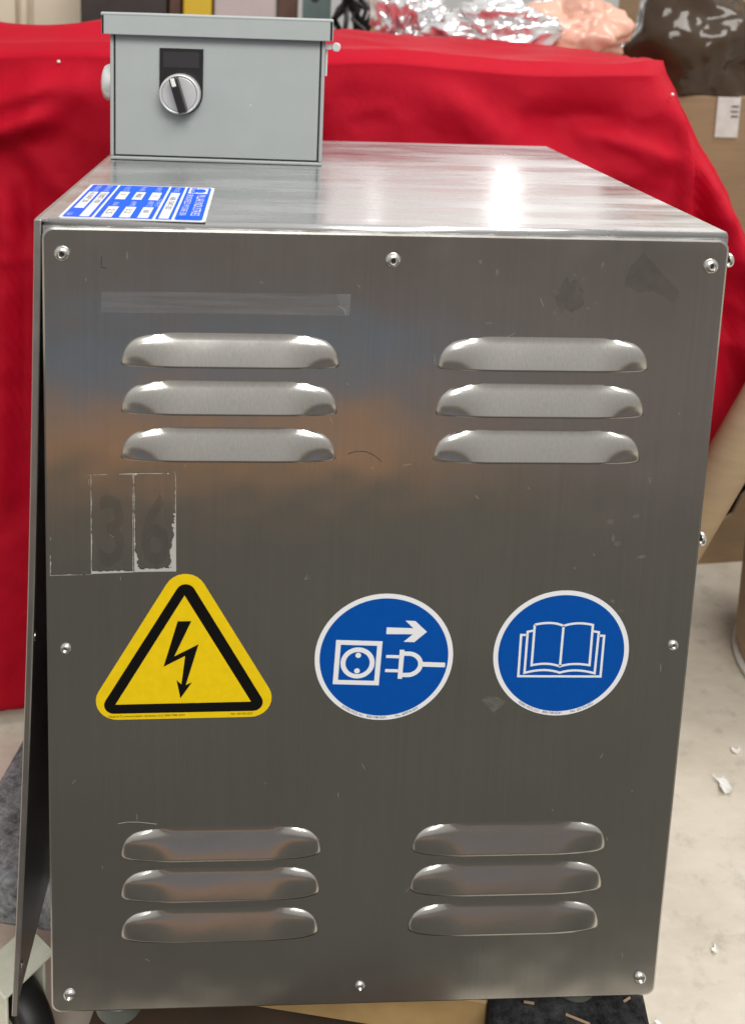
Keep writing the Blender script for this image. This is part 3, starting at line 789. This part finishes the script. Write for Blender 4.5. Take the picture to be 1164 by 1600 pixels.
add_box(bm, (-0.0033, -0.0148, 0.0080), (0.0033, 0.0135, 0.0185), 0.0011, 2, mt); from_bm('lever', bm, 'plastic', sel)
bm = bmesh.new(); add_box(bm, (-0.0021, 0.0068, 0.0160), (0.0013, 0.0136, 0.0190), 0.0005, 1, mt); from_bm('pointer', bm, 'white_tip', sel)

# ------------------------------------------------------------------ furniture dolly under the cabinet
dol = thing('furniture_dolly', 'wooden moving dolly with felt carpeted ends under the steel cabinet', 'dolly', (0.15, 0.2, FZ), R(-10))
DZ = -0.0238 - FZ
def carpet_board(lo, hi, mat):
    bm = bmesh.new(); add_box(bm, lo, hi, 0.008, 3)
    bmesh.ops.subdivide_edges(bm, edges=[e for e in bm.edges if e.calc_length() > 0.03], cuts=14, use_grid_fill=True)
    for v in bm.verts: v.co += Vector((0, 0, 1)) * 0.0012 * (noise.noise(v.co * 90) - 0.5) + Vector((0.0012 * noise.noise(v.co * 120), 0.0012 * noise.noise(v.co * 110 + Vector((5, 0, 0))), 0))
    return from_bm('carpeted_end', bm, mat, dol, True)
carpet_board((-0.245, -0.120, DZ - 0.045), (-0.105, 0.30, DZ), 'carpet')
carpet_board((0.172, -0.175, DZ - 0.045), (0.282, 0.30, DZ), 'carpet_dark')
box('rail', (-0.106, -0.150, DZ - 0.042), (0.173, -0.105, DZ - 0.006), 'wood', dol, 0.002, 1)
box('rail', (-0.106, 0.225, DZ - 0.042), (0.173, 0.285, DZ - 0.006), 'wood', dol, 0.002, 1)
MAT['shade_brown'] = plain('under_shade_brown', (0.055, 0.035, 0.022), 0.7, var=0.25, vscale=18)
box('under_shade_board', (-0.112, -0.265, 0.055), (0.176, -0.09, 0.0745), 'shade_brown', dol, 0.002, 1)  # added board, its dark brown stands in for shade under the cabinet
# splinters and fluff lying on the dark felt
for (x, y, l, a) in ((0.232, -0.158, 0.016, -0.25), (0.200, -0.152, 0.007, 0.0), (0.268, -0.140, 0.006, 0.6), (0.215, -0.171, 0.008, 0.8)):
    bm = bmesh.new(); add_box(bm, (-l / 2, -0.0006, 0), (l / 2, 0.0006, 0.0008), 0, mtx=Matrix.Translation((x, y, DZ + 0.0004)) @ Matrix.Rotation(a, 4, 'Z'))
    o = from_bm('wood_splinter', bm, 'card', dol)
def caster(x, y, rz):
    c = bpy.data.objects.new('caster', None); col.objects.link(c); c.parent = dol; c.location = (x, y, 0); c.rotation_euler = (0, 0, rz)
    ax = Matrix.Translation((0, 0, 0.036)) @ Matrix.Rotation(PI / 2, 4, 'Y')
    bm = bmesh.new(); lathe(bm, [(0.018, -0.011), (0.031, -0.012), (0.0355, -0.008), (0.036, 0.0), (0.0355, 0.008), (0.031, 0.012), (0.018, 0.011), (0.018, -0.011)], 32, mtx=ax); from_bm('tyre', bm, 'tyre', c, True)
    bm = bmesh.new(); lathe(bm, [(0, -0.012), (0.018, -0.010), (0.018, 0.010), (0, 0.012)], 24, mtx=ax); from_bm('hub', bm, 'cream_metal', c)
    bm = bmesh.new()
    for s in (-1, 1): add_box(bm, (s * 0.0165 - 0.0015, -0.012, 0.028), (s * 0.0165 + 0.0015, 0.012, 0.088), 0.001, 1)
    add_box(bm, (-0.022, -0.017, 0.0875), (0.022, 0.017, 0.0907), 0.001, 1)
    from_bm('fork', bm, 'cream_metal', c)
for x, y, a in ((-0.177, -0.140, R(60)), (-0.175, 0.26, R(20)), (0.225, -0.06, R(5)), (0.225, 0.26, R(-15))): caster(x, y, a)

# ------------------------------------------------------------------ table under the red cloth
tx0, tx1, ty0, ty1, tz = -1.15, 0.585, 0.475, 1.15, 0.590
tab = thing('folding_table', 'table hidden under the red cloth behind the cabinet', 'table', ((tx0 + tx1) / 2, (ty0 + ty1) / 2, FZ))
def trel(lo, hi): 
    o = tab.location
    return tuple(a - b for a, b in zip(lo, o)), tuple(a - b for a, b in zip(hi, o))
a_, b_ = trel((tx0 + 0.03, ty0 + 0.04, tz - 0.040), (tx1 - 0.04, ty1 - 0.02, tz - 0.012)); box('table_top', a_, b_, 'pinkgrey', tab, 0.004, 2)
for x in (tx0 + 0.06, tx1 - 0.09):
    for y in (ty0 + 0.06, ty1 - 0.08):
        a_, b_ = trel((x, y, FZ), (x + 0.03, y + 0.03, tz - 0.041)); box('leg', a_, b_, 'steel_dark', tab)

def sstep(a, b, x):
    t = min(1, max(0, (x - a) / (b - a))); return t * t * (3 - 2 * t)
def ridge(x, z, x0, z0, x1, z1, wd):
    """soft fold along a segment"""
    dx, dz = x1 - x0, z1 - z0; l2 = dx * dx + dz * dz
    t = min(1, max(0, ((x - x0) * dx + (z - z0) * dz) / l2))
    d = math.hypot(x - x0 - dx * t, z - z0 - dz * t)
    return math.exp(-(d / wd) ** 2) * (1 - abs(2 * t - 1) ** 4 * 0.7)
def make_cloth():
    bm = bmesh.new()
    hem = 0.735
    flare = 0.56
    def skirt(px, side, s):
        """px: position along the perimeter; side 0 front (x), 1 right (y)"""
        k = sstep(0.0, 0.05, s)
        if side == 0:
            xr = tx1 + flare * min(s, 0.50) + 0.05 * max(0, s - 0.5)
            x = tx0 + (xr - tx0) * px
            z = tz + 0.004 - s
            fold = 0.010 * noise.noise(Vector((x * 5.0, z * 1.6, 1.3))) + 0.005 * noise.noise(Vector((x * 14 + z * 3, z * 5, 7.7)))
            fold += 0.012 * math.sin(x * 21 + 2.2 * noise.noise(Vector((x * 2, z * 2, 0)))) * sstep(0.10, 0.6, s)
            # creases around the corner and on the left where the cloth is bunched up
            fold += 0.016 * ridge(x, z, tx1 - 0.005, tz, tx1 + 0.03, tz - 0.33, 0.012) - 0.020 * ridge(x, z, tx1 + 0.014, tz - 0.02, tx1 + 0.05, tz - 0.35, 0.010)
            fold += 0.016 * ridge(x, z, tx1 + 0.03, tz - 0.08, tx1 + 0.17, tz - 0.40, 0.014) - 0.014 * ridge(x, z, tx1 + 0.02, tz - 0.12, tx1 + 0.10, tz - 0.40, 0.013)
            fold += 0.012 * ridge(x, z, tx1 - 0.12, tz - 0.055, tx1 - 0.005, tz - 0.09, 0.013) + 0.010 * ridge(x, z, tx1 - 0.16, tz - 0.12, tx1 - 0.01, tz - 0.10, 0.02)
            fold += 0.014 * ridge(x, z, 0.30, tz, 0.44, tz - 0.13, 0.030) - 0.010 * ridge(x, z, 0.40, tz - 0.045, 0.52, tz - 0.05, 0.02)
            fold += 0.028 * ridge(x, z, -0.06, tz - 0.005, -0.30, tz - 0.12, 0.028) + 0.020 * ridge(x, z, -0.10, tz - 0.06, -0.28, tz - 0.10, 0.014)
            fold -= 0.016 * ridge(x, z, -0.095, tz - 0.035, -0.22, tz - 0.085, 0.010)
            fold += 0.018 * ridge(x, z, -0.150, tz - 0.14, -0.155, tz - 0.50, 0.013) - 0.014 * ridge(x, z, -0.135, tz - 0.12, -0.142, tz - 0.46, 0.012)
            near = math.exp(-s / 0.10) + sstep(tx1 - 0.14, tx1 + 0.02, x) + sstep(0.0, -0.12, x) + 0.25
            wv = Vector((x * 9 + z * 4, z * 7 - x * 3, 4.4)); wv += 0.6 * noise.noise_vector(wv * 0.6)
            fold += 0.013 * near * (0.45 - abs(noise.noise(wv))) + 0.006 * near * (0.4 - abs(noise.noise(wv * 2.3))) + 0.002 * near * (0.4 - abs(noise.noise(wv * 5)))
            y = ty0 - 0.035 * s - fold * k
            # turn back at the right-hand end
            y += 0.05 * sstep(xr - 0.05, xr, x) ** 2
            z += 0.008 * noise.noise(Vector((x * 6, 0.3, 9.1))) * math.exp(-s / 0.08)
            return Vector((x, y, z))
        xr = tx1 + flare * min(s, 0.50) + 0.05 * max(0, s - 0.5)
        y = ty0 - 0.035 * s + 0.05 + (ty1 - ty0) * px
        z = tz + 0.004 - s
        x = xr + (0.02 * math.sin(y * 24) + 0.012 * noise.noise(Vector((y * 9, z * 3, 2)))) * sstep(0.05, 0.4, s) * sstep(0, 0.1, px)
        return Vector((x, y, z))
    nx, ns, ny = 300, 110, 40
    xs = [i / nx for i in range(nx + 1)]
    grid = []
    for j in range(ns + 1):
        s = (j / ns) ** 1.15
        hx = lambda p: hem + (0.43 - hem) * sstep(0.58, 0.88, p)
        row = [skirt(p, 0, s * hx(p)) for p in xs] + [skirt((i + 1) / ny, 1, s * 0.43) for i in range(ny)]
        if j == 0: 
            for v in row: v.z += 0.0
        grid.append([bm.verts.new(v) for v in row])
    for a, b in zip(grid, grid[1:]):
        for i in range(len(a) - 1): bm.faces.new((a[i], b[i], b[i + 1], a[i + 1]))
    # the sheet on the table top, joined along the front edge
    nb = 50; prev = grid[0][:nx + 1]
    for j in range(1, nb + 1):
        t = j / nb; row = []
        for i in range(nx + 1):
            x0 = grid[0][i].co.x; y = ty0 + (ty1 - ty0) * t
            y = y + (grid[0][i].co.y - ty0) * (1 - t)
            z = grid[0][i].co.z
            z += 0.012 * sstep(0, 0.03, y - ty0) 
            z += (0.007 * noise.noise(Vector((x0 * 7, y * 9, 3))) + 0.009 * (0.4 - abs(noise.noise(Vector((x0 * 8 + y * 3, y * 14, 8)))))) * sstep(0, 0.04, y - ty0)
            # bunched roll on the left, and low lumps of the things beneath it
            rl = math.exp(-((y - 0.585 - 0.10 * (x0 + 0.06)) / 0.035) ** 2) * sstep(0.06, -0.045, x0) * (0.75 + 0.25 * math.sin(x0 * 17 + 1))
            z += 0.034 * rl + 0.010 * math.exp(-((y - 0.66) / 0.03) ** 2) * sstep(-0.08, -0.14, x0)
            z += 0.016 * math.exp(-((y - 0.75) / 0.10) ** 2) * sstep(0.02, 0.16, x0) * sstep(0.62, 0.42, x0)
            row.append(bm.verts.new((x0, y, z)))
        for i in range(nx): bm.faces.new((prev[i], prev[i + 1], row[i + 1], row[i]))
        prev = row
    o = from_bm('red_cloth', bm, 'cloth', None, True)
    sol = o.modifiers.new('thickness', 'SOLIDIFY'); sol.thickness = 0.0012; sol.offset = -1
    tag(o, 'bright red tablecloth hanging in folds behind the cabinet', 'tablecloth')
    return o
cl = make_cloth()
for x, y, z in ((0.568, 0.4665, 0.574), (-0.097, 0.470, 0.590)):
    bm = bmesh.new(); bmesh.ops.create_icosphere(bm, subdivisions=2, radius=0.0019, matrix=Matrix.Translation((x, y, z))); from_bm('pin_head', bm, 'pearl', cl, True)

# ------------------------------------------------------------------ things behind the table
# beige metal locker cabinet
lk = thing('beige_locker', 'beige painted metal locker at the upper left behind the red cloth', 'locker', (-0.58, 1.66, FZ))
box('body', (-0.55, 0.012, 0), (0.405, 0.45, 1.50), 'beige_metal', lk, 0.004, 2)
box('door', (-0.545, -0.006, 0.03), (0.115, 0.011, 1.47), 'beige_metal', lk, 0.003, 2)
box('door', (0.155, -0.006, 0.03), (0.40, 0.011, 1.47), 'beige_metal', lk, 0.003, 2)
for z in (0.20, 0.80, 1.30):
    bm = bmesh.new(); lathe(bm, [(0, -0.04), (0.009, -0.04), (0.009, 0.04), (0, 0.04)], 12, mtx=Matrix.Translation((0.135, -0.008, z))); from_bm('hinge_knuckle', bm, 'beige_metal', lk, False)

# steel shelf with teal uprights and the cartons on it
sh = thing('storage_shelf', 'teal steel shelf upright with round bolt holes behind the grey switch box', 'shelf', (0.22, 1.42, FZ))
def post(x, y):
    bm = bmesh.new()
    add_box(bm, (x - 0.030, y, 0), (x + 0.030, y + 0.003, 1.4)); add_box(bm, (x + 0.027, y + 0.0031, 0), (x + 0.030, y + 0.04, 1.4))
    p = from_bm('upright', bm, 'teal', sh)
    for k in range(14):
        bm = bmesh.new(); lathe(bm, [(0, 0.0004), (0.0095, 0.0004), (0.0095, -0.001), (0, -0.001)], 18, mtx=Matrix.Translation((x - 0.004, y, 0.845 + (k - 8) * 0.1)) @ Matrix.Rotation(PI / 2, 4, 'X')); from_bm('bolt_hole', bm, 'gasket', p)
post(0.0, 0.0); post(1.05, 0.0)
box('shelf_board', (-0.42, 0.005, 0.60), (1.15, 0.40, 0.62), 'wood', sh, 0.002, 1)
SZ = FZ + 0.6205
def carton(name, label, cat, x0, x1, y0, dy, h, mat, flap=True):
    t = thing(name, label, cat, ((x0 + x1) / 2, y0, SZ)); hw = (x1 - x0) / 2
    box('body', (-hw, 0, 0), (hw, dy, h), mat, t, 0.004, 2)
    box('lid', (-hw - 0.002, -0.002, h + 0.0005), (hw + 0.002, dy + 0.002, h + 0.012), mat, t, 0.002, 1)
    return t
carton('dark_box', 'dark brown box above the red cloth left of the grey switch box', 'box', -0.275, -0.095, 1.45, 0.15, 0.30, 'dark_brown')
carton('brown_box', 'narrow reddish brown box between dark box and yellow tote', 'box', -0.092, -0.066, 1.46, 0.15, 0.30, 'brownbox')
carton('yellow_tote', 'yellow plastic tote seen above the grey switch box lid', 'tote', -0.060, 0.0, 1.44, 0.2, 0.28, 'tote_yellow')
carton('pale_carton', 'pale pinkish grey carton above the grey switch box lid', 'carton', 0.005, 0.133, 1.44, 0.2, 0.30, 'pinkgrey')
carton('brown_carton', 'dark reddish brown carton beside the teal shelf upright', 'carton', 0.136, 0.182, 1.45, 0.2, 0.30, 'brownbox')

cb = thing('cable_bundle', 'tangle of black cables hanging behind the red cloth', 'cables', (0.32, 1.40, SZ))
for k in range(13):
    rnd2 = random.Random(40 + k); bm = bmesh.new(); x = -0.055 + 0.115 * rnd2.random(); pts = []
    for i in range(16):
        t = i / 15
        pts.append((x + 0.035 * math.sin(t * 5 + k * 1.7) + 0.02 * (rnd2.random() - .5), 0.02 * math.sin(t * 7 + k) - 0.01, 0.30 * t + 0.004))
    tube(bm, pts, 0.005 + 0.003 * rnd2.random(), 7); from_bm('cable', bm, 'cable', cb, True)
carton('yellow_folder', 'thin yellow box behind the black cables', 'box', 0.372, 0.395, 1.45, 0.1, 0.30, 'tote_yellow')

def crumple(name, label, cat, loc, size, mat, seed, sub=5, fine=0.16):
    bm = bmesh.new(); bmesh.ops.create_icosphere(bm, subdivisions=sub, radius=1.0)
    off = Vector((seed * 3.1, seed * 1.7, seed * 0.9))
    for v in bm.verts:
        p = v.co.copy()
        w = p + 0.3 * noise.noise_vector(p * 2 + off)
        h = 1 + 0.40 * noise.noise(p * 1.4 + off) + fine * (1 - 3 * abs(noise.noise(w * 2.6 + off))) + fine * 0.5 * (1 - 3 * abs(noise.noise(w * 5.5 + off * 2)))
        q = p * h
        v.co = Vector((q.x * size[0], q.y * size[1], max(q.z, -0.55) * size[2] + 0.55 * size[2]))
    o = from_bm(name, bm, mat, None, True); o.location = loc
    return tag(o, label, cat)
TT = tz + 0.020
crumple('plastic_wrap', 'crumpled white plastic wrap standing up beside the black cables', 'plastic wrap', (0.352, 0.98, TT - 0.006), (0.050, 0.06, 0.060), 'wrap', 2, 5, 0.22)
crumple('clear_bag', 'low glossy white plastic bag lying mid table on the red cloth', 'bag', (0.470, 0.90, TT - 0.010), (0.090, 0.07, 0.048), 'wrap', 5, 5, 0.2)
crumple('peach_bag', 'peach tinted crumpled bag on the red cloth', 'bag', (0.605, 0.93, TT - 0.010), (0.078, 0.07, 0.060), 'peach', 8, 5, 0.07)
st = thing('bag_carton', 'brown carton with white label under the dark glossy bag', 'carton', (1.02, 1.20, FZ))
box('body', (-0.22, -0.12, 0), (0.05, 0.06, 0.69), 'card_dark', st, 0.004, 2)
lb = box('white_label', (-0.092, -0.1225, 0.615), (-0.050, -0.1205, 0.688), 'label_grey', st)
for k in range(3): box('print_line', (-0.066, -0.1234, 0.652 + 0.009 * k), (-0.053, -0.1227, 0.6545 + 0.009 * k), 'plastic', lb)
crumple('dark_bag', 'dark brown glossy plastic bag at the upper right', 'bag', (0.905, 1.15, FZ + 0.688), (0.125, 0.09, 0.125), 'dark_bag', 3, 5, 0.035)
nt_ = thing('leaning_carton', 'tall tan carton at the right edge beyond the red cloth', 'carton', (1.075, 1.24, FZ))
box('body', (0.0, 0, 0), (0.5, 0.06, 0.72), 'card', nt_, 0.003, 2)
box('flap', (0.0, -0.004, 0.50), (0.5, -0.0005, 0.72), 'card', nt_, 0.001, 1)
nt2 = thing('back_carton', 'tall brown carton behind the dark glossy bag', 'carton', (0.95, 1.45, FZ))
box('body', (0.0, 0, 0), (0.6, 0.2, 1.2), 'card', nt2, 0.003, 2)
box('flap', (0.0, -0.004, 0.95), (0.6, -0.0005, 1.2), 'card', nt2, 0.001, 1)

# cardboard at the right, on the floor
tb = thing('cardboard_tube', 'tan cardboard tube leaning beside the red cloth', 'tube', (0.487, 0.398, FZ))
bm = bmesh.new()
p0, p1 = Vector((0.0, 0.0, 0.016)), Vector((0.36, 0.0, 0.80))
ddir = (p1 - p0)
q = ddir.to_track_quat('Z', 'Y').to_matrix().to_4x4(); L = ddir.length
lathe(bm, [(0.020, 0), (0.0238, 0), (0.0238, L), (0.020, L), (0.020, 0)], 40, mtx=Matrix.Translation(p0) @ q)
from_bm('wall', bm, 'card', tb, True)
bm = bmesh.new(); lathe(bm, [(0, L - 0.012), (0.0195, L - 0.012), (0.0195, L - 0.006), (0, L - 0.006)], 32, mtx=Matrix.Translation(p0) @ q); from_bm('end_cap', bm, 'paper', tb)

bm = bmesh.new()
tn = [(0.0, 0.012), (0.012, 0.022), (0.020, 0.040), (0.032, 0.046), (0.042, 0.070), (0.058, 0.080), (0.070, 0.108), (0.090, 0.128), (0.12, 0.17), (0.30, 0.25), (0.30, 0.0), (0.0, 0.0)]
for y in (0.0, 0.004):
    vs = [bm.verts.new((u, y + 0.1 * u, v)) for u, v in tn]
    bm.faces.new(vs)
bm.verts.ensure_lookup_table()
k = len(tn)
for i in range(k): bm.faces.new([bm.verts[i], bm.verts[(i + 1) % k], bm.verts[k + (i + 1) % k], bm.verts[k + i]])
o = from_bm('torn_cardboard', bm, 'card'); o.location = (0.785, 0.735, FZ)
tag(o, 'torn flat piece of tan cardboard standing on the concrete floor', 'cardboard')

bn = thing('dark_gap_block', 'added black block for the dark gap under the table', 'block', (0.86, 0.93, FZ))  # added black block stands in for the shade under the table
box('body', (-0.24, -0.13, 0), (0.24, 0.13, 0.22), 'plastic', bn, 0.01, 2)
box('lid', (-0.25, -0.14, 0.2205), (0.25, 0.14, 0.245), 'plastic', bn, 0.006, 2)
dr = thing('fibre_drum', 'tan fibre drum with pale bottom rim at the right edge', 'drum', (0.890, 0.49, FZ))
bm = bmesh.new(); lathe(bm, [(0, 0.012), (0.145, 0.012), (0.148, 0.03), (0.148, 0.26), (0.140, 0.262), (0.140, 0.05), (0, 0.05)], 64); from_bm('wall', bm, 'card', dr, True)
bm = bmesh.new(); lathe(bm, [(0, 0.0), (0.1465, 0.0), (0.1500, 0.004), (0.1500, 0.010), (0.1465, 0.0119), (0, 0.0119)], 64); from_bm('bottom_rim', bm, 'paper', dr, True)

# scraps of white paper on the floor
def scrap(x, y, s, seed, label):
    rnd3 = random.Random(seed); bm = bmesh.new(); n_ = 6; vs = []
    for j in range(n_):
        row = []
        for i in range(n_):
            a, b = i / (n_ - 1) - .5, j / (n_ - 1) - .5
            row.append(bm.verts.new((s * (a + 0.25 * b) + s * 0.12 * rnd3.random(), s * 0.55 * b + s * 0.5 * abs(a) + s * 0.10 * rnd3.random(), 0.001 + s * 0.45 * (abs(a) * abs(b) * 2 + 0.12 * rnd3.random()))))
        vs.append(row)
    for j in range(n_ - 1):
        for i in range(n_ - 1): bm.faces.new((vs[j][i], vs[j][i + 1], vs[j + 1][i + 1], vs[j + 1][i]))
    o = from_bm('paper_scrap', bm, 'paper', None, False); o.location = (x, y, FZ + 0.0005); o.rotation_euler = (0, 0, rnd3.random() * 3)
    s_ = o.modifiers.new('thickness', 'SOLIDIFY'); s_.thickness = 0.0005
    tag(o, label, 'paper scrap', 'paper scraps on the floor')
scrap(0.635, 0.331, 0.020, 1, 'largest folded white paper scrap on the floor at the right')
scrap(0.669, 0.377, 0.010, 2, 'small white scrap on the floor just beyond the folded one')
scrap(0.538, 0.160, 0.007, 3, 'flat white fleck on the floor beside the cabinet base')
scrap(0.463, 0.103, 0.007, 4, 'tiny white scrap on the floor nearest the carpeted dolly end')
